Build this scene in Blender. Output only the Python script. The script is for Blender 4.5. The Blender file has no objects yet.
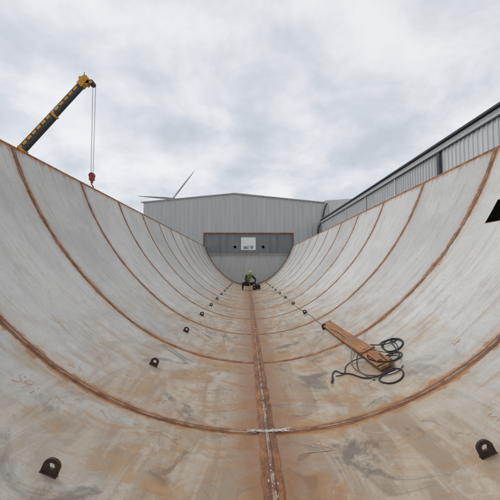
import bpy, math, random
from mathutils import Vector, Matrix, noise as mnoise
random.seed(7)
S=bpy.context.scene
rad=math.radians
# ---------------------------------------------------------------- helpers
def link(o,parent=None):
    S.collection.objects.link(o)
    if parent: o.parent=parent
    return o
def empty(name,loc=(0,0,0)):
    e=bpy.data.objects.new(name,None); e.location=loc; return link(e)
def mk(name,verts,faces,mat=None,parent=None,smooth=False,uvs=None,mats=None,midx=None):
    me=bpy.data.meshes.new(name); me.from_pydata([tuple(v) for v in verts],[],faces); me.update()
    for m in (mats or ([mat] if mat else [])): me.materials.append(m)
    if midx: me.polygons.foreach_set('material_index',midx)
    if uvs:
        l=me.uv_layers.new(name='UVMap')
        for p in me.polygons:
            for li in p.loop_indices:
                l.data[li].uv=uvs[me.loops[li].vertex_index]
    if smooth: me.polygons.foreach_set('use_smooth',[True]*len(me.polygons))
    return link(bpy.data.objects.new(name,me),parent)
class MB:
    def __init__(s): s.v=[];s.f=[];s.m=[]
    def box(s,c,d,M=None,mi=0):
        b=len(s.v)
        for x in(-.5,.5):
            for y in(-.5,.5):
                for z in(-.5,.5):
                    p=Vector((c[0]+x*d[0],c[1]+y*d[1],c[2]+z*d[2]))
                    s.v.append(M@p if M else p)
        for q in((0,1,3,2),(4,6,7,5),(0,4,5,1),(2,3,7,6),(0,2,6,4),(1,5,7,3)):
            s.f.append([b+i for i in q]); s.m.append(mi)
    def tube(s,a,b_,r0,r1=None,n=12,mi=0,M=None):
        r1=r0 if r1 is None else r1
        a=Vector(a);b_=Vector(b_);d=(b_-a).normalized()
        q=Vector((0,0,1)) if abs(d.z)<.9 else Vector((1,0,0))
        u=d.cross(q).normalized();w=d.cross(u)
        b=len(s.v)
        for k,(c,r) in enumerate(((a,r0),(b_,r1))):
            for i in range(n):
                t=2*math.pi*i/n
                p=c+u*math.cos(t)*r+w*math.sin(t)*r
                s.v.append(M@p if M else p)
        for i in range(n):
            j=(i+1)%n
            s.f.append([b+i,b+j,b+n+j,b+n+i]); s.m.append(mi)
        s.f.append([b+i for i in range(n)][::-1]); s.m.append(mi)
        s.f.append([b+n+i for i in range(n)]); s.m.append(mi)
    def obj(s,name,mats,parent=None,bevel=0,smooth=False):
        o=mk(name,s.v,s.f,parent=parent,mats=mats,midx=s.m,smooth=smooth)
        if bevel:
            m=o.modifiers.new('b','BEVEL'); m.width=bevel; m.segments=2
        return o
def curve(name,pts,r,mat,parent=None,cyclic=False,res=4):
    c=bpy.data.curves.new(name,'CURVE'); c.dimensions='3D'; c.bevel_depth=r; c.bevel_resolution=3; c.resolution_u=res
    s=c.splines.new('NURBS'); s.points.add(len(pts)-1)
    for i,p in enumerate(pts): s.points[i].co=(p[0],p[1],p[2],1)
    s.order_u=4; s.use_endpoint_u=not cyclic; s.use_cyclic_u=cyclic
    c.materials.append(mat)
    return link(bpy.data.objects.new(name,c),parent)
# ---------------------------------------------------------------- node helper
class NT:
    def __init__(s,name):
        s.mat=bpy.data.materials.new(name); s.mat.use_nodes=True
        s.t=s.mat.node_tree; s.bsdf=s.t.nodes['Principled BSDF']
    def n(s,typ,**kw):
        nd=s.t.nodes.new(typ)
        for k,v in kw.items(): setattr(nd,k,v)
        return nd
    def put(s,sock,v):
        if isinstance(v,bpy.types.NodeSocket): s.t.links.new(v,sock)
        elif isinstance(v,(tuple,list)):
            sock.default_value=tuple(v)+((1,) if len(sock.default_value)==4 and len(v)==3 else ())
        else: sock.default_value=v
    def math(s,op,a,b=0,c=0,clamp=False):
        nd=s.n('ShaderNodeMath',operation=op,use_clamp=clamp)
        s.put(nd.inputs[0],a);s.put(nd.inputs[1],b);s.put(nd.inputs[2],c)
        return nd.outputs[0]
    def mix(s,f,a,b,bt='MIX'):
        nd=s.n('ShaderNodeMix',data_type='RGBA',blend_type=bt)
        s.put(nd.inputs[0],f);s.put(nd.inputs[6],a);s.put(nd.inputs[7],b)
        return nd.outputs[2]
    def mr(s,v,a,b,c=0,d=1,smooth=True):
        nd=s.n('ShaderNodeMapRange',interpolation_type='SMOOTHSTEP' if smooth else 'LINEAR')
        s.put(nd.inputs[0],v);s.put(nd.inputs[1],a);s.put(nd.inputs[2],b);s.put(nd.inputs[3],c);s.put(nd.inputs[4],d)
        return nd.outputs[0]
    def mapping(s,vec,scale=(1,1,1),loc=(0,0,0)):
        nd=s.n('ShaderNodeMapping'); s.put(nd.inputs[0],vec)
        nd.inputs['Scale'].default_value=scale; nd.inputs['Location'].default_value=loc
        return nd.outputs[0]
    def noise(s,vec,scale,detail=4,rough=.55,dist=0,dim='2D'):
        nd=s.n('ShaderNodeTexNoise',noise_dimensions=dim); s.put(nd.inputs['Vector'],vec)
        nd.inputs['Scale'].default_value=scale;nd.inputs['Detail'].default_value=detail
        nd.inputs['Roughness'].default_value=rough;nd.inputs['Distortion'].default_value=dist
        return nd.outputs['Fac']
    def bump(s,h,strength,dist=.01,normal=None):
        nd=s.n('ShaderNodeBump'); s.put(nd.inputs['Height'],h)
        nd.inputs['Strength'].default_value=strength;nd.inputs['Distance'].default_value=dist
        if normal: s.put(nd.inputs['Normal'],normal)
        return nd.outputs[0]
    def out(s,col,rough=.6,metal=0,normal=None,spec=None):
        s.put(s.bsdf.inputs['Base Color'],col);s.put(s.bsdf.inputs['Roughness'],rough)
        s.put(s.bsdf.inputs['Metallic'],metal)
        if spec is not None: s.bsdf.inputs['Specular IOR Level'].default_value=spec
        if normal: s.put(s.bsdf.inputs['Normal'],normal)
        return s.mat
def simple(name,a,b,scale=3,rough=.6,metal=0,bump=0,stretch=(1,1,1),spec=None):
    t=NT(name); g=t.n('ShaderNodeTexCoord').outputs['Object']
    v=t.mapping(g,stretch)
    f=t.mr(t.noise(v,scale,4,.6,0,'3D'),.3,.7)
    nm=t.bump(t.noise(v,scale*6,2,.5,0,'3D'),bump,.01) if bump else None
    return t.out(t.mix(f,a,b),rough,metal,nm,spec)

# ---------------------------------------------------------------- hull profile
XC=.15; SO=.045; R1=3.54; T1=rad(40); R2=6.45; T2=rad(71.5)
X1=R1*math.sin(T1); Z1=R1*(1-math.cos(T1)); S1=R1*T1; U=S1+R2*(T2-T1)
def prof(u):
    s=abs(u); g=1 if u>=0 else -1
    if s<=S1:
        t=s/R1; x=R1*math.sin(t); z=R1*(1-math.cos(t))
    else:
        t=T1+(s-S1)/R2; x=X1+R2*(math.sin(t)-math.sin(T1)); z=Z1+R2*(math.cos(T1)-math.cos(t))
    return g*x,z,-g*math.sin(t),math.cos(t)
def surf(u,v,o=0):
    x,z,nx,nz=prof(u)
    return Vector((XC+x+nx*o,v,z+nz*o))
PITCH=2.4; V0=3.33; YN=-4.5; YF=31.95
RINGS=[V0+PITCH*k for k in range(-3,12)]

# ---------------------------------------------------------------- materials
def hull_mat():
    t=NT('weathered_steel_plate')
    uv=t.n('ShaderNodeTexCoord').outputs['UV']
    sp=t.n('ShaderNodeSeparateXYZ'); t.put(sp.inputs[0],uv); u,v=sp.outputs[0],sp.outputs[1]
    au=t.math('ABSOLUTE',u)
    big=t.noise(uv,.55,3,.6,.4); mid=t.noise(t.mapping(uv,loc=(7,3,0)),2.2,6,.68,.5)
    fine=t.noise(uv,13,4,.7); vfine=t.noise(t.mapping(uv,loc=(3,17,0)),38,4,.75)
    streak=t.noise(t.mapping(uv,(.45,5,1)),1.6,6,.7,.35)
    along=t.noise(t.mapping(uv,(3.2,.6,1),(5,9,0)),1.6,6,.68,.5)
    n4=t.noise(t.mapping(uv,loc=(2,8,0)),1.25,7,.72,.6)
    n5=t.noise(t.mapping(uv,loc=(31,14,0)),2.7,7,.72,.8)
    base=t.mix(t.mr(big,.3,.7),(.605,.603,.582),(.51,.51,.497))
    base=t.mix(t.mr(streak,.48,.74,0,.5),base,(.41,.385,.35))
    base=t.mix(t.mr(streak,.42,.25,0,.4),base,(.67,.67,.65))
    base=t.mix(t.mr(mid,.55,.75,0,.4),base,(.65,.65,.63))
    base=t.mix(t.mr(n5,.52,.68,0,.30),base,(.41,.39,.36))
    base=t.mix(t.mr(fine,.52,.72,0,.25),base,(.36,.32,.275))
    # per plate tone
    pl=t.math('FLOOR',t.math('DIVIDE',t.math('SUBTRACT',v,V0),PITCH))
    wn=t.n('ShaderNodeTexWhiteNoise',noise_dimensions='1D'); t.put(wn.inputs['W'],pl)
    k=t.mr(wn.outputs[0],0,1,.89,1.04,False)
    cmb=t.n('ShaderNodeCombineXYZ'); [t.put(cmb.inputs[i],k) for i in range(3)]
    base=t.mix(1,base,cmb.outputs[0],'MULTIPLY')
    # brown film in the bilge
    pert=t.math('ADD',au,t.math('MULTIPLY',t.math('SUBTRACT',mid,.5),2.6))
    pert=t.math('ADD',pert,t.math('MULTIPLY',t.math('SUBTRACT',big,.5),2.6))
    m=t.mr(pert,3.1,.4)
    tan=t.mix(t.mr(along,.38,.62),(.405,.325,.235),(.275,.19,.115))
    base=t.mix(t.math('MULTIPLY',m,.88),base,tan)
    m2=t.math('MULTIPLY',t.mr(au,2.4,.2),t.mr(n4,.47,.62))
    base=t.mix(t.math('MULTIPLY',m2,.8),base,(.32,.165,.065))
    # ochre rust bloom running up the sides
    m5=t.mr(t.math('ADD',t.math('MULTIPLY',n4,.5),t.math('MULTIPLY',streak,.5)),.51,.62)
    base=t.mix(t.math('MULTIPLY',m5,t.mr(au,4.4,1.4,.03,.55)),base,(.40,.255,.125))
    # grey dirty scuffs / dark stains
    m3=t.math('MULTIPLY',t.mr(au,3.2,.6),t.mr(n4,.44,.31))
    base=t.mix(t.math('MULTIPLY',m3,.85),base,(.15,.125,.105))
    m4=t.math('MULTIPLY',t.mr(au,3.2,.4),t.mr(n5,.58,.68))
    base=t.mix(t.math('MULTIPLY',m4,.5),base,(.50,.465,.41))
    m6=t.math('MULTIPLY',t.mr(au,2.8,.4),t.mr(n5,.43,.32))
    base=t.mix(t.math('MULTIPLY',m6,.7),base,(.17,.105,.062))
    base=t.mix(t.mr(vfine,.58,.74,0,.35),base,(.20,.13,.085))
    # ring halo
    fr=t.math('FRACT',t.math('ADD',t.math('DIVIDE',t.math('SUBTRACT',v,V0),PITCH),100.5))
    d=t.math('MULTIPLY',t.math('ABSOLUTE',t.math('SUBTRACT',fr,.5)),PITCH)
    dn=t.math('ADD',d,t.math('MULTIPLY',t.math('SUBTRACT',fine,.5),.12))
    dn=t.math('ADD',dn,t.math('MULTIPLY',t.math('SUBTRACT',mid,.5),.22))
    h0=t.mr(dn,.26,.06)
    base=t.mix(t.math('MULTIPLY',h0,.28),base,(.40,.24,.12))
    h=t.mr(dn,.10,.05)
    base=t.mix(t.math('MULTIPLY',h,.9),base,(.34,.145,.045))
    us_=t.math('ABSOLUTE',t.math('SUBTRACT',u,SO))
    an=t.math('ADD',us_,t.math('MULTIPLY',t.math('SUBTRACT',along,.5),.8))
    h2=t.mr(an,.50,.08)
    base=t.mix(t.math('MULTIPLY',h2,.75),base,(.25,.12,.055))
    h3=t.mr(t.math('ADD',au,t.math('MULTIPLY',t.math('SUBTRACT',streak,.5),.35)),U-.14,U-.01)
    base=t.mix(t.math('MULTIPLY',h3,.7),base,(.34,.16,.06))
    rg=t.mr(mid,.3,.7,.42,.62)
    dist=t.noise(t.mapping(uv,(.7,1.3,1)),1.1,1,.4)
    ht=t.math('ADD',t.math('MULTIPLY',dist,.045),t.math('MULTIPLY',fine,.0012))
    nrm=t.bump(ht,.8,1.0)
    return t.out(base,rg,0,nrm,.4)
HULL=hull_mat()
def seam_mat():
    t=NT('rusty_weld_seam')
    uv=t.n('ShaderNodeTexCoord').outputs['UV']
    sp=t.n('ShaderNodeSeparateXYZ'); t.put(sp.inputs[0],uv)
    f=t.noise(t.mapping(uv,(8,3,1)),1.5,5,.7); g=t.noise(t.mapping(uv,(60,20,1)),1,3,.7)
    big=t.noise(t.mapping(uv,(1,.8,1)),1,3)
    c=t.mix(t.mr(f,.35,.65),(.13,.042,.014),(.34,.13,.036))
    c=t.mix(t.mr(big,.45,.65,0,.45),c,(.15,.075,.042))
    c=t.mix(t.mr(g,.55,.75,0,.45),c,(.44,.20,.075))
    ax=t.math('ABSOLUTE',sp.outputs[0])
    ctr=t.mr(ax,.022,.010)
    c=t.mix(t.math('MULTIPLY',ctr,t.mr(f,.44,.6,.08,.75)),c,(.32,.27,.23))
    c=t.mix(t.math('MULTIPLY',t.math('MULTIPLY',t.mr(ax,.012,.018),t.mr(ax,.030,.022)),.7),c,(.06,.028,.016))
    nm=t.bump(g,.6,.004)
    return t.out(c,.65,.0,nm)
SEAM=seam_mat()
RUST=simple('rust_edge',(.18,.068,.024),(.42,.18,.06),6,.8,0,.5)
LUG=simple('rusty_dark_steel',(.030,.022,.018),(.085,.052,.032),14,.65,.2,.4)
BLACKH=simple('black_opening',(.003,.003,.003),(.005,.005,.005),5,1,spec=0)
CHALK=simple('pink_chalk',(.62,.31,.22),(.52,.36,.28),26,.95)
WPAINT=simple('white_paint_marker',(.72,.71,.68),(.42,.38,.34),20,.8)
RUBBER=simple('black_rubber',(.010,.010,.011),(.025,.025,.025),9,.5)
HOSE=simple('grey_hose',(.30,.27,.24),(.14,.11,.09),5,.6)
DARKST=simple('dark_painted_steel',(.07,.075,.08),(.10,.105,.11),3,.5)

# ---------------------------------------------------------------- hull
hull=empty('steel_hull')
nu=96; nv=76
V=[];F=[];UV=[]
us=[-U+2*U*i/nu for i in range(nu+1)]; vs=[YN+(YF-YN)*j/nv for j in range(nv+1)]
for vv in vs:
    for uu in us:
        V.append(surf(uu,vv)); UV.append((uu,vv))
for j in range(nv):
    for i in range(nu):
        a=j*(nu+1)+i; F.append((a,a+1,a+nu+2,a+nu+1))
mk('inner_plating',V,F,HULL,hull,True,UV)
V=[surf(uu,vv,-.022) for vv in vs for uu in us]
mk('outer_plating',V,[f[::-1] for f in F],RUST,hull,True)
for g in(-1,1):
    V=[];F2=[]
    for j,vv in enumerate(vs):
        w=.006*mnoise.noise(Vector((vv*.4,g,0)))
        V+=[surf(g*(U-.030),vv,.004),surf(g*(U+.012+w),vv,.006),surf(g*(U+.012+w),vv,-.030),surf(g*(U-.030),vv,-.030)]
    for j in range(nv):
        for k in range(4):
            a=j*4+k;b=j*4+(k+1)%4; F2.append((a,b,b+4,a+4))
    mk('rim_edge',V,F2,RUST,hull)
# ring seams
prof_c=[(-1,.0015),(-.93,.004),(-.36,.0045),(-.24,.0085),(0,.0105),(.24,.0085),(.36,.0045),(.93,.004),(1,.0015)]
for k,r in enumerate(RINGS):
    V=[];F2=[];UVs=[]
    n=300; hw=.045
    for i in range(n+1):
        uu=-U+2*U*i/n
        jl=.012*mnoise.noise(Vector((uu*5,k*3.1,0)))+.008*mnoise.noise(Vector((uu*19,k*3.1,4)))
        jr=.012*mnoise.noise(Vector((uu*5,k*3.1,9)))+.008*mnoise.noise(Vector((uu*19,k*3.1,7)))
        jc=.006*mnoise.noise(Vector((uu*3,k*3.1,20)))
        for (a,h) in prof_c:
            off=a*hw+(jl if a<-.9 else jr if a>.9 else jc)
            V.append(surf(uu,r+off,h)); UVs.append((a*hw,uu+k*11))
    m=len(prof_c)
    for i in range(n):
        for j in range(m-1):
            a=i*m+j; F2.append((a,a+m,a+m+1,a+1))
    mk('weld_seam_%d'%k,V,F2,SEAM,hull,True,UVs)
# centre seam
V=[];F2=[];UVs=[]; n=700; hw=.078; m=len(prof_c)
for i in range(n+1):
    vv=YN+(YF-YN)*i/n
    jl=.014*mnoise.noise(Vector((vv*4,3.1,0)))+.008*mnoise.noise(Vector((vv*17,3.1,4)))
    jr=.014*mnoise.noise(Vector((vv*4,3.1,9)))+.008*mnoise.noise(Vector((vv*17,3.1,7)))
    jc=.004*mnoise.noise(Vector((vv*6,3.1,13)))
    for (a,h) in prof_c:
        off=a*hw+(jl if a<-.9 else jr if a>.9 else 0)
        aa=off
        if abs(a)<.4: aa=a*.06+jc
        V.append(surf(aa+SO,vv,h+.007)); UVs.append((aa,vv+60))
for i in range(n):
    for j in range(m-1):
        a=i*m+j; F2.append((a,a+1,a+m+1,a+m))
mk('centre_weld_seam',V,F2,SEAM,hull,True,UVs)
def patch(name,u0,u1,v0,v1,o,mat,n=6):
    V=[];F2=[]
    for i in range(n+1):
        for j in range(n+1):
            V.append(surf(u0+(u1-u0)*i/n,v0+(v1-v0)*j/n,o))
    for i in range(n):
        for j in range(n):
            a=i*(n+1)+j; F2.append((a,a+n+1,a+n+2,a+1))
    return mk(name,V,F2,mat,hull)
patch('access_opening_rim',4.43,4.87,4.70,5.14,.003,RUST)
patch('access_opening',4.44,4.86,4.71,5.13,.006,BLACKH)
# chalk + paint
def stroke(name,pts,w,mat,o=.006,gap=0):
    V=[];F2=[]
    P=[]
    for (a,b) in zip(pts[:-1],pts[1:]):
        for t in range(6): P.append((a[0]+(b[0]-a[0])*t/6,a[1]+(b[1]-a[1])*t/6))
    P.append(pts[-1])
    for i,p in enumerate(P):
        q=P[min(i+1,len(P)-1)];r=P[max(i-1,0)]
        dx,dy=q[0]-r[0],q[1]-r[1];L=math.hypot(dx,dy) or 1
        ww=w*random.uniform(.35,1.15)
        nx,ny=-dy/L*ww/2,dx/L*ww/2
        V+=[surf(p[0]+nx,p[1]+ny,o),surf(p[0]-nx,p[1]-ny,o)]
    for i in range(len(P)-1):
        if random.random()>=gap: F2.append((2*i,2*i+1,2*i+3,2*i+2))
    return mk(name,V,F2,mat,hull) if F2 else None
def glyph(cu,cv,s,lines,mat=CHALK,w=.009):
    for l in lines: stroke('chalk_mark',[(cu+x*s+random.uniform(-.010,.010),cv+y*s+random.uniform(-.010,.010)) for x,y in l],w,mat,.0035,.22)
nine=[(.1,.9),(-.25,.85),(-.3,.5),(0,.4),(.15,.75),(.12,.3),(-.05,-.1)]
one=[(.45,.8),(.5,-.1)]
ess=[(-.4,.8),(-.7,.9),(-.8,.6),(-.5,.4),(-.45,.1),(-.8,0)]
glyph(-2.12,2.82,.15,[nine,one,ess])
glyph(-2.05,3.50,.12,[[(-.7,.1),(.6,.3)],[(.6,.3),(.2,.6)],[(.6,.3),(.3,-.1)],[(-.5,-.2),(-.3,.5)]])
glyph(.50,2.98,.14,[nine,one,[(-.7,.7),(-.4,.1),(-.8,.1)],[(-.9,-.3),(.8,-.35)],[(.7,.9),(.9,.2),(.7,.1)],[(-.6,.9),(.7,-.2)]])
glyph(2.38,3.75,.10,[[(-.5,0),(.5,.3)],[(-.5,.5),(.3,0)]])
glyph(1.9,2.55,.12,[one,ess])
glyph(-.62,4.2,.10,[[(-.5,0),(.5,.3)],[(-.1,.5),(.3,0)]])
glyph(-1.0,3.05,.10,[[(-.5,0),(.5,.2)],[(-.1,.5),(0,-.3)]])
glyph(.9,4.9,.10,[[(-.5,0),(.5,.2)],[(-.1,.5),(0,-.3)]])
for i in range(90):
    uu=SO+random.gauss(0.0,.12); vv=V0+random.gauss(0,.018)
    L=random.uniform(.006,.04); a=random.uniform(-.35,.35)
    stroke('white_paint_mark',[(uu,vv),(uu+L*math.cos(a),vv+L*math.sin(a)*.7),(uu+L*1.4*math.cos(a),vv+L*math.sin(a)*.3)],random.uniform(.004,.014),WPAINT,.019)
for i in range(60):
    uu=SO+random.gauss(0,.014); vv=V0+random.uniform(-1.3,1.2)
    stroke('white_paint_mark',[(uu,vv),(uu+random.uniform(-.006,.006),vv+random.uniform(.006,.04))],random.uniform(.003,.009),WPAINT,.019)
for i in range(30):
    uu=random.uniform(2.6,4.6); vv=5.73+random.gauss(0,.02)
    stroke('white_paint_mark',[(uu,vv),(uu+random.uniform(.02,.07),vv+random.uniform(-.015,.015))],.010,WPAINT,.013)
for i in range(16):
    uu=random.uniform(-4.4,4.4); rr=random.choice(RINGS[3:7]); vv=rr+random.gauss(0,.02)
    stroke('white_paint_mark',[(uu,vv),(uu+random.uniform(.02,.07),vv+random.uniform(-.015,.015))],.010,WPAINT,.013)
# cradles underneath
mb=MB()
for r in RINGS[::2]:
    mb.box((XC,r,-.33),(3.4,.25,.5)); 
    for g in(-1,1):
        mb.box((XC+g*3.0,r,.15),(.2,.2,1.5)); mb.box((XC+g*3.75,r,.75),(.16,.18,2.7))
mb.obj('support_cradles',[DARKST],hull)

# ---------------------------------------------------------------- lifting lugs
def lug(u,v):
    w=.055;h=.10;th=.020;hr=.023;hc=.058
    outer=[];N=28
    outer.append((-w,-.01))
    for i in range(N-1):
        t=math.pi-math.pi*i/(N-2)
        outer.append((w*math.cos(t),hc+ .048*math.sin(t)))
    outer.append((w,-.01))
    M=len(outer)
    inner=[]
    for (x,z) in outer:
        a=math.atan2(z-hc,x); inner.append((hr*math.cos(a),hc+hr*math.sin(a)))
    V=[];F2=[]
    for y in(-th/2,th/2):
        for p in outer: V.append((p[0],y,p[1]))
        for p in inner: V.append((p[0],y,p[1]))
    for i in range(M):
        j=(i+1)%M
        F2.append((i,j,M+j,M+i)); F2.append((2*M+i,3*M+i,3*M+j,2*M+j))
        F2.append((i,2*M+i,2*M+j,j)); F2.append((M+i,M+j,3*M+j,3*M+i))
    o=mk('lifting_lug',V,F2,LUG)
    mb=MB(); mb.box((0,-.013,.003),(.116,.010,.010)); mb.box((0,.013,.003),(.116,.010,.010))
    mb.obj('weld_fillet',[LUG],o,.004)
    x,z,nx,nz=prof(u)
    o.location=surf(u,v,0.0); ang=math.atan2(-nx,nz)
    o.rotation_euler=(rad(random.uniform(-3,3)),-ang,rad(random.uniform(-7,7)))
    return o
for k in range(-1,12):
    v=2.2+2.36*k
    lug(-1.45,v)
    if k!=1: lug(1.54,v+.12)

# ---------------------------------------------------------------- bulkhead
bk=empty('steel_bulkhead')
def panel_mat(name,c1,c2):
    t=NT(name); g=t.n('ShaderNodeTexCoord').outputs['Object']
    s=t.noise(t.mapping(g,(3,1,.5)),1.4,5,.65,0,'3D')
    c=t.mix(t.mr(s,.35,.7),c1,c2)
    c=t.mix(t.mr(t.noise(g,3,5,.7,0,'3D'),.58,.72,0,.4),c,(.26,.19,.13))
    return t.out(c,.6)
PL=panel_mat('bulkhead_lower_paint',(.50,.51,.51),(.43,.44,.44))
PU=panel_mat('bulkhead_upper_paint',(.21,.225,.24),(.17,.182,.195))
YB=31.9
pts=[surf(-U+2*U*i/80,YB-.012) for i in range(81)]
zr=pts[0].z
ZL=2.95
low=[p for p in pts if p.z<=ZL]
mk('lower_plate',[(p.x,YB-.03,p.z+.001) for p in low],[list(range(len(low)))],PL,bk)
hwU=(pts[-1].x-pts[0].x)/2
mb=MB(); mb.box((XC,YB+.02,(ZL+4.95)/2),(hwU*2+.04,.06,4.95-ZL)); mb.obj('upper_plate',[PU],bk)
mb=MB()
mb.box((XC,YB-.05,4.95),(hwU*2+.2,.20,.08)); mb.box((XC-hwU-.05,YB-.05,(zr+4.95)/2-.04),(.08,.2,4.95-zr)); mb.box((XC+hwU+.05,YB-.05,(zr+4.95)/2-.04),(.08,.2,4.95-zr))
mb.obj('rusty_frame',[RUST],bk)
mb=MB(); mb.box((XC,YB-.14,ZL),(hwU*2-.75,.2,.07)); mb.obj('stiffener_flange',[simple('bare_flange',(.42,.40,.37),(.26,.2,.15),4)],bk)
mb=MB()
for x in(-2.6,-1.9,2.2,2.9): mb.box((x+XC-.15,YB-.04,(ZL+4.9)/2),(.05,.06,4.86-ZL))
mb.obj('stiffeners',[PU],bk)
WP=simple('white_sheet',(.85,.86,.87),(.76,.77,.78),3,.6)
mb=MB(); mb.box((.13,YB-.03,3.93),(1.40,.04,1.22)); mb.obj('white_panel',[WP],bk)
mb=MB()
mb.box((-.14,YB-.06,3.55),(.40,.02,.26)); mb.box((.46,YB-.06,3.60),(.24,.02,.30)); mb.box((.15,YB-.06,3.6),(.04,.02,.4))
mb.obj('panel_fittings',[simple('panel_grey',(.22,.23,.24),(.3,.3,.3),4)],bk)
for x in(-1.15,1.55):
    mb=MB(); mb.tube((x,YB-.012,3.62),(x,YB-.05,3.62),.2,n=24); mb.obj('port_ring',[simple('port_light_ring',(.3,.3,.3),(.25,.25,.25),4)],bk)
    mb=MB(); mb.tube((x,YB-.05,3.62),(x,YB-.06,3.62),.14,n=24); mb.obj('port_hole',[BLACKH],bk)
curve('joint_weld',[surf(-U+2*U*i/60,YB-.05,.03) for i in range(61)],.035,RUST,bk)

# ---------------------------------------------------------------- plank
def plank():
    t=NT('weathered_orange_timber'); g=t.n('ShaderNodeTexCoord').outputs['Object']
    gr=t.noise(t.mapping(g,(14,1.0,14)),2.2,6,.7,.8,'3D')
    c=t.mix(t.mr(gr,.35,.65),(.22,.09,.034),(.44,.20,.075))
    c=t.mix(t.mr(t.noise(g,4,4,.6,0,'3D'),.50,.66,0,.75),c,(.22,.14,.09))
    mat=t.out(c,.8,0,t.bump(gr,.5,.004))
    a=surf(1.63,4.10,.03); b=surf(1.63,7.20,.03)
    L=(b-a).length
    V=[];F2=[];n=24;w=.20
    for i in range(n+1):
        y=-L/2+L*i/n
        e0=.006*mnoise.noise(Vector((i*.7,0,0)));e1=.006*mnoise.noise(Vector((i*.7,5,0)))
        z=.012*math.sin(i*.3)
        V+=[(-w/2+e0,y,z),(w/2+e1,y,z),(w/2+e1,y,z+.04),(-w/2+e0,y,z+.04)]
    for i in range(n):
        for k in range(4):
            p=i*4+k;q=i*4+(k+1)%4;F2.append((p,p+4,q+4,q))
    F2.append((0,1,2,3));F2.append((n*4+3,n*4+2,n*4+1,n*4))
    o=mk('wooden_plank',V,F2,mat)
    m=o.modifiers.new('b','BEVEL');m.width=.004;m.segments=2
    mb=MB(); mb.box((0,-L/2+.05,.047),(w+.006,.035,.006)); mb.box((0,L/2-.05,.047),(w+.006,.035,.004))
    mb.obj('end_bands',[LUG],o)
    mb=MB(); mb.box((.01,-L/2+.62,.062),(.21,.06,.025)); mb.box((-.02,-L/2+.32,.060),(.07,.34,.02))
    mb.obj('cleats',[mat],o,.003)
    c=(a+b)/2; x,z,nx,nz=prof(1.63)
    o.location=c; o.rotation_euler=(0,-math.atan2(-nx,nz),rad(0))
plank()
# ---------------------------------------------------------------- cables
cab=empty('welding_cable')
def cpath(P,r,o=None,n=1):
    return [surf(p[0],p[1],(p[2] if len(p)>2 else r+.003)) for p in P]
def loop(cu,cv,ru,rv,turns,jit=.05,ph=0):
    P=[]
    N=int(10*turns)
    for i in range(N+1):
        t=ph+2*math.pi*i/10
        k=1+jit*random.uniform(-1,1)+.06*i/10
        P.append((cu+ru*k*math.cos(t),cv+rv*k*math.sin(t),.010+.006*(i//10)))
    return P
r=.0085
curve('cable_a',cpath([(1.75,4.9,.07),(1.85,4.75,.03)]+loop(1.96,4.66,.13,.22,2.2,.16)+[(1.9,4.2,.02),(1.72,4.05,.08),(1.6,4.2,.09),(1.5,4.5,.08),(1.6,4.62,.09)],r),r,RUBBER,cab)
curve('cable_b',cpath([(1.70,4.45,.08),(1.68,4.2,.09),(1.68,3.98,.02)]+loop(1.58,3.90,.15,.16,1.2,.16,1)+[(1.3,4.1),(1.25,4.45),(1.12,4.5),(1.12,4.75),(1.02,4.62),(.98,4.42)],r),r,RUBBER,cab)
curve('cable_c',cpath([(1.85,4.4)]+loop(1.80,4.33,.14,.13,1.4,.2,3)+[(1.5,4.6,.09),(1.38,4.8),(1.2,4.7),(1.18,4.4),(1.05,4.5)],r),r*.8,RUBBER,cab)
curve('cable_f',cpath([(1.86,4.9),(1.98,4.96),(2.06,4.75),(1.95,4.4),(1.85,4.35),(1.7,4.6,.09),(1.62,4.9,.09),(1.45,4.85),(1.3,4.3),(1.45,4.05),(1.66,3.85),(1.78,4.0)],r),r*.7,RUBBER,cab)
curve('cable_d',cpath([(1.4,4.0),(1.35,4.3),(1.3,4.6),(1.42,4.95,.03),(1.58,5.2,.08),(1.62,5.8,.08),(1.6,6.4,.08),(1.56,7.1,.06),(1.55,7.6),(1.6,9),(1.48,11),(1.62,13.5),(1.46,16),(1.5,19),(1.1,21.5),(.5,23.4)],r),.0075,HOSE,cab)
h=MB(); h.tube(surf(1.00,4.46,.02),surf(.95,4.32,.02),.014,.011); h.tube(surf(.95,4.32,.02),surf(.93,4.26,.03),.005)
h.obj('electrode_holder',[RUBBER],cab)
curve('cable_e',cpath([(.5,23.5),(.35,24.0),(.6,24.6),(.9,25.5),(.8,27),(.9,30)],r),.014,RUBBER,cab)

# ---------------------------------------------------------------- ground
GZ=-.6
def ground_mat():
    t=NT('yard_concrete'); g=t.n('ShaderNodeTexCoord').outputs['Object']
    c=t.mix(t.mr(t.noise(g,.15,6,.6),.3,.7),(.24,.225,.20),(.32,.30,.27))
    c=t.mix(t.mr(t.noise(g,3,5,.7),.5,.7,0,.5),c,(.15,.14,.12))
    return t.out(c,.9,0,t.bump(t.noise(g,20,3),.3,.01))
mk('ground',[(-2500,-2500,GZ),(2500,-2500,GZ),(2500,2500,GZ),(-2500,2500,GZ)],[(0,1,2,3)],ground_mat())

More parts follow.
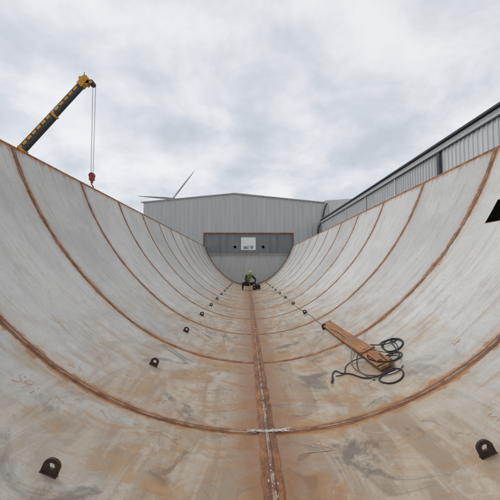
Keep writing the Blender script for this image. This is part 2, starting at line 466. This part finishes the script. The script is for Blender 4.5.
# ---------------------------------------------------------------- corrugated walls
def clad(name,L,topf,pitch,depth,mat,parent,M,z0=GZ,duty=.35):
    V=[];F2=[];xs=[];x=0
    while x<L-1e-4:
        for fr,dp in((0,0),(1-duty,0),(1-duty*.75,-depth),(1-duty*.25,-depth)):
            if x+fr*pitch<=L: xs.append((x+fr*pitch,dp))
        x+=pitch
    xs.append((L,0))
    for (x,d) in xs:
        V+=[M@Vector((x,d,z0)),M@Vector((x,d,topf(x)))]
    for i in range(len(xs)-1): F2.append((2*i,2*i+2,2*i+3,2*i+1))
    return mk(name,V,F2,mat,parent)
def clad_mat(name,a,b,dirt=(.25,.24,.22)):
    t=NT(name); g=t.n('ShaderNodeTexCoord').outputs['Object']
    st=t.noise(t.mapping(g,(1.3,1.3,.12)),1.6,5,.65,0,'3D')
    c=t.mix(t.mr(st,.3,.7),a,b)
    c=t.mix(t.mr(t.noise(t.mapping(g,(5,5,.4),(3,3,3)),1,5,.7,0,'3D'),.55,.8,0,.3),c,dirt)
    return t.out(c,.5,.0,None,.4)
CW=clad_mat('blue_grey_cladding',(.56,.58,.59),(.49,.51,.525))
CL=clad_mat('light_cladding',(.70,.71,.71),(.62,.63,.63))
CR=clad_mat('pale_grey_cladding',(.62,.635,.63),(.55,.56,.555))
ROOF=simple('roof_sheet',(.22,.23,.24),(.28,.29,.30),1,.5)
GUT=simple('dark_gutter',(.045,.055,.07),(.07,.08,.095),3,.5)
TRIM=simple('white_trim',(.68,.69,.70),(.60,.61,.62),3,.5)
TRIM2=simple('grey_trim',(.30,.31,.32),(.36,.37,.38),3,.5)
wh=empty('warehouse')
WX0,WX1,WY=-14.05,10.65,45.0; AP=(WX0+WX1)/2; ZE=10.5; ZA=11.75
top=lambda X: ZA-(ZA-ZE)*abs(X-AP)/((WX1-WX0)/2)
M=Matrix.Translation((WX0,WY,0))
clad('gable_wall',WX1-WX0,lambda x:top(x+WX0),.62,.07,CW,wh,M,duty=.3)
mk('left_wall',[(WX0,WY,GZ),(WX0,WY+40,GZ),(WX0,WY+40,ZE),(WX0,WY,ZE)],[(0,1,2,3)],CW,wh)
mk('back_wall',[(WX0,WY+40,GZ),(WX1,WY+40,GZ),(WX1,WY+40,ZE),(AP,WY+40,ZA),(WX0,WY+40,ZE)],[(0,1,2,3,4)],CW,wh)
mk('roof',[(WX0-.3,WY-.05,ZE+.03),(AP,WY-.05,ZA+.06),(WX1+.1,WY-.05,ZE+.03),(WX0-.3,WY+40,ZE+.03),(AP,WY+40,ZA+.06),(WX1+.1,WY+40,ZE+.03)],[(0,1,4,3),(1,2,5,4)],ROOF,wh)
for nm,a,b in(('barge_l',(WX0-.3,ZE),(AP,ZA)),('barge_r',(AP,ZA),(WX1+.1,ZE))):
    V=[]
    for y in(WY-.14,WY-.06):
        for (x,z) in(a,b): V+=[(x,y,z-.08),(x,y,z+.08)]
    mk(nm,V,[(0,2,3,1),(4,5,7,6),(1,3,7,5),(0,4,6,2)],TRIM2,wh)
mb=MB(); 
for k in range(12): mb.box((-1.6,WY-.12,GZ+.2+k*.4),(6,.06,.37))
mb.box((-4.75,WY-.14,2),(.3,.12,5.2)); mb.box((1.55,WY-.14,2),(.3,.12,5.2)); mb.box((-1.6,WY-.14,4.5),(6.6,.14,.35))
mb.obj('roller_door',[ROOF],wh)
w2=empty('warehouse')
M=Matrix.Translation((10.8,WY+.6,0))
clad('front_wall',22,lambda x:10.95+x*.07 if x<8 else 11.5-(x-8)*.05,.62,.07,CL,w2,M,duty=.3)
mk('side_wall',[(10.8,WY+.6,GZ),(10.8,WY+40,GZ),(10.8,WY+40,10.9),(10.8,WY+.6,10.9)],[(0,1,2,3)],CL,w2)
mk('roof',[(10.8,WY+.6,10.94),(18.8,WY+.6,11.52),(32.8,WY+.6,10.8),(10.8,WY+40,10.94),(18.8,WY+40,11.52),(32.8,WY+40,10.8)],[(0,1,4,3),(1,2,5,4)],ROOF,w2)
rb=empty('industrial_building')
RX=10.0; RZ=1.6+6.32; Y0=-20; Y1=44.3
M=Matrix.Translation((RX,Y1,0))@Matrix.Rotation(rad(-90),4,'Z')
LB=Y1-16.9
clad('side_wall_far',LB,lambda x:RZ-.32,.30,.045,CR,rb,M)
M2=Matrix.Translation((RX-.02,16.7,0))@Matrix.Rotation(rad(-90),4,'Z')
clad('side_wall_near',16.7-Y0,lambda x:RZ-.32,.30,.045,CL,rb,M2)
mb=MB()
mb.box((RX-.05,(Y0+Y1)/2,RZ-.17),(.16,Y1-Y0,.26)); mb.obj('fascia',[TRIM],rb)
mb=MB()
mb.box((RX-.14,(Y0+Y1)/2,RZ+.04),(.28,Y1-Y0,.075),mi=0); mb.box((RX-.07,(Y0+Y1)/2,RZ-.33),(.10,Y1-Y0,.05))
mb.box((RX-.10,16.8,3.5),(.16,.22,8.0))
mb.obj('gutter_and_downpipe',[GUT],rb)
mb=MB()
for y in (6,11.5,22,27.5,33,38.5): mb.box((RX-.08,y,3.6),(.05,.10,7.9))
mb.obj('sheet_laps',[TRIM],rb)
mk('end_wall',[(RX,Y1,GZ),(RX+22,Y1,GZ),(RX+22,Y1,RZ),(RX+11,Y1,RZ+.5),(RX,Y1,RZ)],[(0,1,2,3,4)],CR,rb)
mk('front_end_wall',[(RX,Y0,GZ),(RX+22,Y0,GZ),(RX+22,Y0,RZ),(RX+11,Y0,RZ+.5),(RX,Y0,RZ)],[(0,1,2,3,4)],CR,rb)
mk('roof',[(RX-.1,Y0,RZ+.085),(RX+11,Y0,RZ+.55),(RX+22,Y0,RZ+.085),(RX-.1,Y1,RZ+.085),(RX+11,Y1,RZ+.55),(RX+22,Y1,RZ+.085)],[(0,1,4,3),(1,2,5,4)],ROOF,rb)
mk('rear_wall',[(RX+22,Y0,GZ),(RX+22,Y1,GZ),(RX+22,Y1,RZ),(RX+22,Y0,RZ)],[(0,1,2,3)],CR,rb)
curve('swan_neck_pipe',[(10.9,WY-.3,10.4),(10.6,WY-.3,9.9),(10.3,WY-.35,9.0),(10.25,WY-.4,8.1),(9.7,WY-.4,7.3),(9.5,WY-.4,6.5),(9.5,WY-.4,3),(9.5,WY-.4,GZ)],.11,GUT,rb)

# ---------------------------------------------------------------- crane
cr=empty('mobile_crane')
YEL=simple('crane_yellow_paint',(.70,.32,.022),(.56,.25,.02),2,.45)
CBLK=simple('crane_black_paint',(.018,.019,.022),(.035,.035,.04),2,.5)
RED=simple('red_hook_paint',(.36,.03,.025),(.2,.022,.02),4,.5)
TYRE=RUBBER
base=Vector((-28.9,30,2.5)); tip=Vector((-15.15,30,18.55)); D=(tip-base).normalized(); LB=(tip-base).length
Mx=Matrix((( D.x,0,-D.z,base.x),(0,1,0,base.y),(D.z,0,D.x,base.z),(0,0,0,1)))
mb=MB()
secs=[(0,.42,.78),(.40,.62,.68),(.60,.82,.58),(.80,1.0,.48)]
for a,b,w in secs:
    l0,l1=a*LB,b*LB
    mb.box(((l0+l1)/2,0,0),(l1-l0,w*.75,w),Mx,0)
    mb.box((l1-.10,0,0),(.20,w*.75+.08,w+.08),Mx,1)
    n=int((l1-l0)/.62)
    for i in range(n):
        x=l0+.35+i*.62
        mb.box((x,-w*.375-.012,w*.25),(.46,.02,w*.42),Mx,1)
        mb.box((x+.1,-w*.375-.012,-w*.2),(.05,.03,w*.4),Mx,2)
    mb.box(((l0+l1)/2,-w*.2,w/2+.03),(l1-l0,.10,.05),Mx,1)
mb.tube(Mx@Vector((0,-.2,.50)),Mx@Vector((LB,-.1,.34)),.03,mi=0)
mb.box((LB+.15,0,.05),(.9,.62,.58),Mx,1); mb.box((LB+.35,0,-.32),(.5,.5,.30),Mx,1)
mb.tube(tip+Vector((.3,-.36,.45)),tip+Vector((.3,.36,.45)),.26,n=20,mi=1)
mb.tube(tip+Vector((.85,-.30,.05)),tip+Vector((.85,.30,.05)),.24,n=20,mi=0)
mb.tube(tip+Vector((.85,-.34,.05)),tip+Vector((.85,.34,.05)),.14,n=20,mi=1)
mb.box((tip.x+.45,30,tip.z+.12),(1.05,.5,.34),None,1)
mb.box((tip.x-.1,30,tip.z+.55),(.5,.3,.25),None,1)
mb.tube(tip+Vector((.1,0,.7)),tip+Vector((.1,0,1.15)),.03,mi=0)
boom=mb.obj('telescopic_boom',[CBLK,YEL,simple('boom_grey',(.10,.10,.11),(.16,.16,.16),3)],cr,.015)
mb=MB()
hx=tip.x+1.05
for dx in(-.13,.13):
    mb.tube((hx+dx,30,18.55),(hx+dx*.7,30,10.2),.020,n=6)
mb.obj('hoist_rope',[simple('wire_rope',(.10,.09,.09),(.16,.15,.15),9)],cr)
mb=MB()
mb.tube((hx,29.84,10.0),(hx,30.16,10.0),.26,n=20); mb.box((hx,30,9.76),(.40,.34,.45)); mb.tube((hx,30,9.55),(hx,30,9.3),.12,.10)
mb.obj('hook_block',[RED],cr,.02)
curve('hook',[(hx,30,9.3),(hx,30,9.1),(hx+.16,30,9.0),(hx+.17,30,8.84),(hx,30,8.74),(hx-.17,30,8.84),(hx-.17,30,8.93)],.055,RED,cr)
mb=MB()
mb.box((-30,30,.75),(12.5,2.7,.7),mi=0); mb.box((-30.2,30,1.75),(5.2,2.5,1.2),mi=0); mb.box((-24.6,30,1.5),(1.9,2.6,1.6),mi=0)
mb.box((-24.2,30,1.8),(1.2,2.64,.7),mi=1); mb.box((-27.5,28.5,2.2),(1.9,.9,1.7),mi=0); mb.box((-27.3,28.48,2.5),(1.5,.94,.8),mi=1)
mb.box((-32.6,30,2.1),(1.4,2.6,1.4),mi=1)
for x in(-26,-34): mb.box((x,30,.45),(.4,7,.3),mi=1); [mb.box((x,30+g*3.4,-.1),(.3,.3,1.0),mi=1) for g in(-1,1)]
mb.tube((-27.6,30,1.9),base+D*5.2-Vector((0,0,.3)),.16,mi=1)
mb.obj('carrier',[YEL,CBLK],cr,.05)
mb=MB()
for x in(-35,-33.4,-30,-28.4,-25.2):
    for g in(-1,1): mb.tube((x,30+g*1.0,0.0),(x,30+g*1.4,0.0),.6,n=24)
mb.obj('wheels',[TYRE],cr,.03)

# ---------------------------------------------------------------- wind turbine
wt=empty('wind_turbine')
WM=simple('turbine_white',(.36,.38,.41),(.32,.34,.37),.1,.5)
HX,HY,HZ=-69.,310.,1.6+64.5
mb=MB(); mb.tube((HX,HY+4,GZ),(HX,HY+4,HZ-1),2.2,1.3,20); mb.obj('tower',[WM],wt,smooth=False)
mb=MB(); mb.box((HX,HY+3,HZ),(3.2,9,3.2)); mb.obj('nacelle',[WM],wt,.6)
mb=MB(); mb.tube((HX,HY-4,HZ),(HX,HY-1.4,HZ),.8,1.7,20); mb.obj('hub',[WM],wt)
for k,a in enumerate((176,53,-66)):
    V=[];F2=[];L=32;ns=16
    for i in range(ns+1):
        t=i/ns; ch=(1.0+1.6*math.sin(min(1,t*5)*math.pi/2)*(1)) *(1-t)**.7*.85+.22; th=ch*.22+(.5*(1-t)**4)
        tw=.5*(1-t)
        for q in range(8):
            an=2*math.pi*q/8; cx=math.cos(an)*ch/2; cy=math.sin(an)*th/2
            V.append(Vector((1+t*L, cx*math.sin(tw)+cy*math.cos(tw), cx*math.cos(tw)-cy*math.sin(tw))))
    for i in range(ns):
        for q in range(8):
            p=i*8+q;r_=i*8+(q+1)%8;F2.append((p,r_,r_+8,p+8))
    F2.append(tuple(range(ns*8,ns*8+8)))
    Mr=Matrix.Translation((HX,HY-2.6,HZ))@Matrix.Rotation(-rad(a),4,'Y')
    mk('blade_%d'%k,[Mr@v for v in V],F2,WM,wt,True)

# ---------------------------------------------------------------- worker
wk=empty('construction_worker')
NAVY=simple('dark_workwear',(.014,.016,.020),(.03,.032,.038),8,.9)
HIVIS=simple('hi_vis_vest',(.22,.38,.04),(.15,.28,.03),8,.8)
SKIN=simple('skin',(.50,.30,.21),(.44,.25,.17),8,.6)
GLOVE=simple('work_glove',(.30,.24,.16),(.2,.16,.1),10,.9)
HELM=simple('safety_helmet',(.36,.44,.16),(.32,.40,.14),3,.35)
TAPE=simple('reflective_tape',(.5,.5,.5),(.4,.4,.4),8,.4)
def skin(name,verts,edges,radii,mat,root=0,sub=2):
    me=bpy.data.meshes.new(name); me.from_pydata(verts,edges,[]); me.update()
    me.materials.append(mat)
    o=link(bpy.data.objects.new(name,me),wk)
    m=o.modifiers.new('skin','SKIN'); m.use_smooth_shade=True
    sv=me.skin_vertices[0].data
    for i,r in enumerate(radii):
        r=r if isinstance(r,tuple) else (r,r)
        sv[i].radius=r; sv[i].use_root=(i==root)
    s=o.modifiers.new('sub','SUBSURF'); s.levels=sub; s.render_levels=sub
    return o
P=[(0,.24,.36),(0,.16,.54),(0,0,.74),(0,-.14,.88),(0,-.24,.97)]
E=[(0,1),(1,2),(2,3),(3,4)];Rr=[.15,.145,.16,.15,.06]
def add(p,par,r):
    P.append(p);Rr.append(r);E.append((par,len(P)-1));return len(P)-1
for g in(-1,1):
    h=add((g*.14,.18,.34),0,.11); k=add((g*.42,-.16,.46),h,.085); c=add((g*.39,-.02,.26),k,.065); a=add((g*.36,.08,.10),c,.045); t_=add((g*.42,-.14,.045),a,.04)
    s=add((g*.20,-.14,.89),3,.08); e=add((g*.36,-.34,.66),s,.06); w=add((g*.17,-.54,.40),e,.038)
skin('body',P,E,Rr,NAVY)
skin('vest',[(0,.20,.48),(0,.15,.58),(0,0,.74),(0,-.14,.88),(0,-.20,.95),(.16,-.135,.90),(-.16,-.135,.90)],[(0,1),(1,2),(2,3),(3,4),(3,5),(3,6)],[.16,.165,.175,.168,.09,.095,.095],HIVIS)
for t,(y,z) in enumerate(((.12,.62),(0.0,.75))):
    N=28;V=[];F2=[]
    ax=Vector((0,-.60,.80)).normalized(); sd=Vector((1,0,0)); up=ax.cross(sd)
    for k in(0,1):
        for i in range(N):
            a=2*math.pi*i/N
            V.append(Vector((0,y,z))+ax*(k*.045)+sd*math.cos(a)*.178+up*math.sin(a)*.176)
    for i in range(N): F2.append((i,(i+1)%N,N+(i+1)%N,N+i))
    mk('reflective_band',V,F2,TAPE,wk,True)
skin('neck',[(0,-.19,.94),(0,-.26,1.01),(0,-.30,1.06)],[(0,1),(1,2)],[.062,.058,.06],SKIN)
def head():
    V=[];F2=[];n=24;m=18
    for j in range(m+1):
        ph=math.pi*j/m
        for i in range(n):
            th=2*math.pi*i/n
            x=math.sin(ph)*math.cos(th);y=math.sin(ph)*math.sin(th);z=math.cos(ph)
            sx,sy,sz=.077,.096,.115
            if z<0: k=1-.28*z*z; sx*=k; sy*=1-.12*z*z
            p=Vector((x*sx,y*sy,z*sz))
            if y<0:
                nx=math.exp(-((p.x/.014)**2+((p.z+.015)/.026)**2)); p.y-=.026*nx
                for g in(-1,1): p.y+=.010*math.exp(-(((p.x-g*.032)/.016)**2+((p.z-.008)/.012)**2))
                p.y-=.006*math.exp(-((p.x/.028)**2+((p.z+.055)/.010)**2)); p.y-=.010*math.exp(-((p.x/.03)**2+((p.z+.1)/.02)**2))
            V.append(p)
    for j in range(m):
        for i in range(n):
            a=j*n+i;b=j*n+(i+1)%n;F2.append((a,b,b+n,a+n))
    hd=mk('head',V,F2,SKIN,wk,True)
    hd.location=(0,-.34,1.10); hd.rotation_euler=(rad(38),0,rad(6))
    mb=MB()
    for g in(-1,1): mb.tube((g*.032,-.082,.008),(g*.032,-.092,.008),.009,.006,10)
    mb.box((0,-.094,-.053),(.045,.006,.006)); mb.obj('eyes_and_mouth',[NAVY],hd)
    mb=MB()
    for g in(-1,1): mb.tube((g*.074,.0,-.005),(g*.088,.008,-.003),.028,.022,12)
    mb.obj('ears',[SKIN],hd,.004,True)
    n=24
    def dome(nm,r,z0,mat,m=8,brim=0):
        V=[];F2=[]
        for j in range(m+1):
            ph=(math.pi/2)*j/m
            for i in range(n):
                th=2*math.pi*i/n
                V.append((math.sin(ph)*math.cos(th)*r[0],math.sin(ph)*math.sin(th)*r[1],z0+math.cos(ph)*r[2]))
        if brim:
            for i in range(n):
                th=2*math.pi*i/n; b=brim*(1.0+(1.6 if math.sin(th)<-.2 else 0)*max(0,-math.sin(th)))
                V.append((math.cos(th)*(r[0]+brim*.6),math.sin(th)*(r[1]+b),z0-.008))
            m+=1
        for j in range(m):
            for i in range(n):
                a=j*n+i;b=j*n+(i+1)%n;F2.append((a,b,b+n,a+n))
        return mk(nm,V,F2,mat,hd,True)
    dome('hair',(.083,.102,.112),.0,simple('brown_hair',(.05,.03,.02),(.03,.02,.012),20,.8))
    dome('safety_helmet',(.105,.128,.115),.032,HELM,8,.022)
head()
for g in(-1,1):
    w=Vector((g*.17,-.54,.40)); d=Vector((-g*.10,-.12,-.16)).normalized(); side=d.cross(Vector((0,0,1))).normalized()*g; nrm=d.cross(side).normalized()
    if nrm.y>0: nrm=-nrm
    skin('glove_palm',[tuple(w-d*.03),tuple(w+d*.03),tuple(w+d*.085)],[(0,1),(1,2)],[.032,(.042,.022),(.042,.02)],GLOVE,0,2)
    for f,(o_,L) in enumerate(((-.030,.068),(-.010,.078),(.010,.073),(.029,.058))):
        b0=w+d*.085+side*o_; cl=-nrm
        p1=b0+d*L*.45+cl*.006; p2=p1+d*L*.22+cl*L*.25; p3=p2+cl*L*.28
        skin('finger_%d'%f,[tuple(x) for x in(b0-d*.02,b0,p1,p2,p3)],[(0,1),(1,2),(2,3),(3,4)],[.009,.0095,.009,.0085,.0075],GLOVE,0,1)
    tb=w+d*.03-side*.035
    skin('thumb',[tuple(x) for x in(w+d*.03-side*.01,tb,tb+d*.03-side*.02-nrm*.01,tb+d*.055-side*.015-nrm*.03)],[(0,1),(1,2),(2,3)],[.012,.011,.010,.009],GLOVE,0,1)
BOOT=simple('work_boot',(.02,.015,.012),(.05,.035,.025),10,.7)
for g in(-1,1):
    skin('boot',[(g*.36,.12,.06),(g*.37,.06,.06),(g*.40,-.05,.05),(g*.43,-.16,.045)],[(0,1),(1,2),(2,3)],[.05,.055,.052,.042],BOOT)
mb=MB(); mb.tube((.06,-.64,.28),(.05,-.66,.13),.018); mb.tube((.05,-.66,.13),(.0,-.70,.02),.006); mb.obj('welding_torch',[RUBBER],wk)
wk.location=(.10,24.3,.02); wk.rotation_euler=(0,0,rad(24)); wk.scale=(1.14,)*3
tb=empty('tool_bag',surf(.62,24.3,.03))
mb=MB(); mb.box((0,0,.14),(.42,.28,.26)); mb.box((0,0,.29),(.36,.22,.05)); mb.obj('bag',[NAVY],tb,.03)
curve('handle',[(-.12,0,.30),(-.1,0,.42),(.1,0,.42),(.12,0,.30)],.014,RUBBER,tb)

# ---------------------------------------------------------------- world / light
w=bpy.data.worlds.new('World'); S.world=w; w.use_nodes=True
nt=w.node_tree; N=nt.nodes; Lk=nt.links; N.clear()
out=N.new('ShaderNodeOutputWorld')
sky=N.new('ShaderNodeTexSky'); sky.sky_type='NISHITA'; sky.sun_disc=False; sky.sun_elevation=rad(52); sky.sun_rotation=rad(-50)
b1=N.new('ShaderNodeBackground'); b1.inputs[1].default_value=.10; Lk.new(sky.outputs[0],b1.inputs[0])
tc=N.new('ShaderNodeTexCoord'); sp=N.new('ShaderNodeSeparateXYZ'); Lk.new(tc.outputs['Generated'],sp.inputs[0])
def m_(op,a,b):
    nd=N.new('ShaderNodeMath'); nd.operation=op
    for i,x in enumerate((a,b)):
        if isinstance(x,bpy.types.NodeSocket): Lk.new(x,nd.inputs[i])
        else: nd.inputs[i].default_value=x
    return nd.outputs[0]
den=m_('ADD',m_('MAXIMUM',sp.outputs[2],0.0),.34)
cx=N.new('ShaderNodeCombineXYZ'); Lk.new(m_('DIVIDE',sp.outputs[0],den),cx.inputs[0]); Lk.new(m_('DIVIDE',sp.outputs[1],den),cx.inputs[1])
def nz(scale,detail,rough,dist,loc):
    mp=N.new('ShaderNodeMapping'); mp.inputs['Location'].default_value=loc; Lk.new(cx.outputs[0],mp.inputs[0])
    t=N.new('ShaderNodeTexNoise'); t.noise_dimensions='2D'; t.inputs['Scale'].default_value=scale;t.inputs['Detail'].default_value=detail;t.inputs['Roughness'].default_value=rough;t.inputs['Distortion'].default_value=dist
    Lk.new(mp.outputs[0],t.inputs['Vector']); return t.outputs['Fac']
f=m_('ADD',m_('MULTIPLY',nz(1.5,2,.5,.2,(3,1,0)),.42),m_('MULTIPLY',nz(3.6,7,.58,.15,(1,7,0)),.58))
rp=N.new('ShaderNodeValToRGB'); Lk.new(f,rp.inputs[0])
cr_=rp.color_ramp; cr_.elements[0].position=.33; cr_.elements[0].color=(.59,.63,.69,1); cr_.elements[1].position=.62; cr_.elements[1].color=(.89,.90,.92,1)
e=cr_.elements.new(.43); e.color=(.68,.715,.76,1); e=cr_.elements.new(.49); e.color=(.76,.785,.82,1); e=cr_.elements.new(.54); e.color=(.82,.84,.865,1)
b2=N.new('ShaderNodeBackground'); b2.inputs[1].default_value=1.0; Lk.new(rp.outputs[0],b2.inputs[0])
mx=N.new('ShaderNodeMixShader'); mx.inputs[0].default_value=.92; Lk.new(b1.outputs[0],mx.inputs[1]); Lk.new(b2.outputs[0],mx.inputs[2])
Lk.new(mx.outputs[0],out.inputs[0])
sl=bpy.data.lights.new('sun','SUN'); sl.energy=1.2; sl.angle=rad(25); sl.color=(1,.97,.92)
so=link(bpy.data.objects.new('sun',sl)); 
az=rad(-50); el=rad(52)
dv=Vector((math.sin(az)*math.cos(el),math.cos(az)*math.cos(el),math.sin(el)))
so.rotation_euler=dv.to_track_quat('Z','Y').to_euler()
# camera
cd=bpy.data.cameras.new('camera'); cam=link(bpy.data.objects.new('camera',cd))
cd.sensor_width=36; cd.lens=36*333/500; cd.clip_start=.05; cd.clip_end=6000
cam.location=(0,0,1.6); cam.rotation_euler=(rad(90+3.1),0,rad(-.52))
S.camera=cam
S.view_settings.view_transform='Standard'; S.view_settings.look='None'; S.view_settings.exposure=0
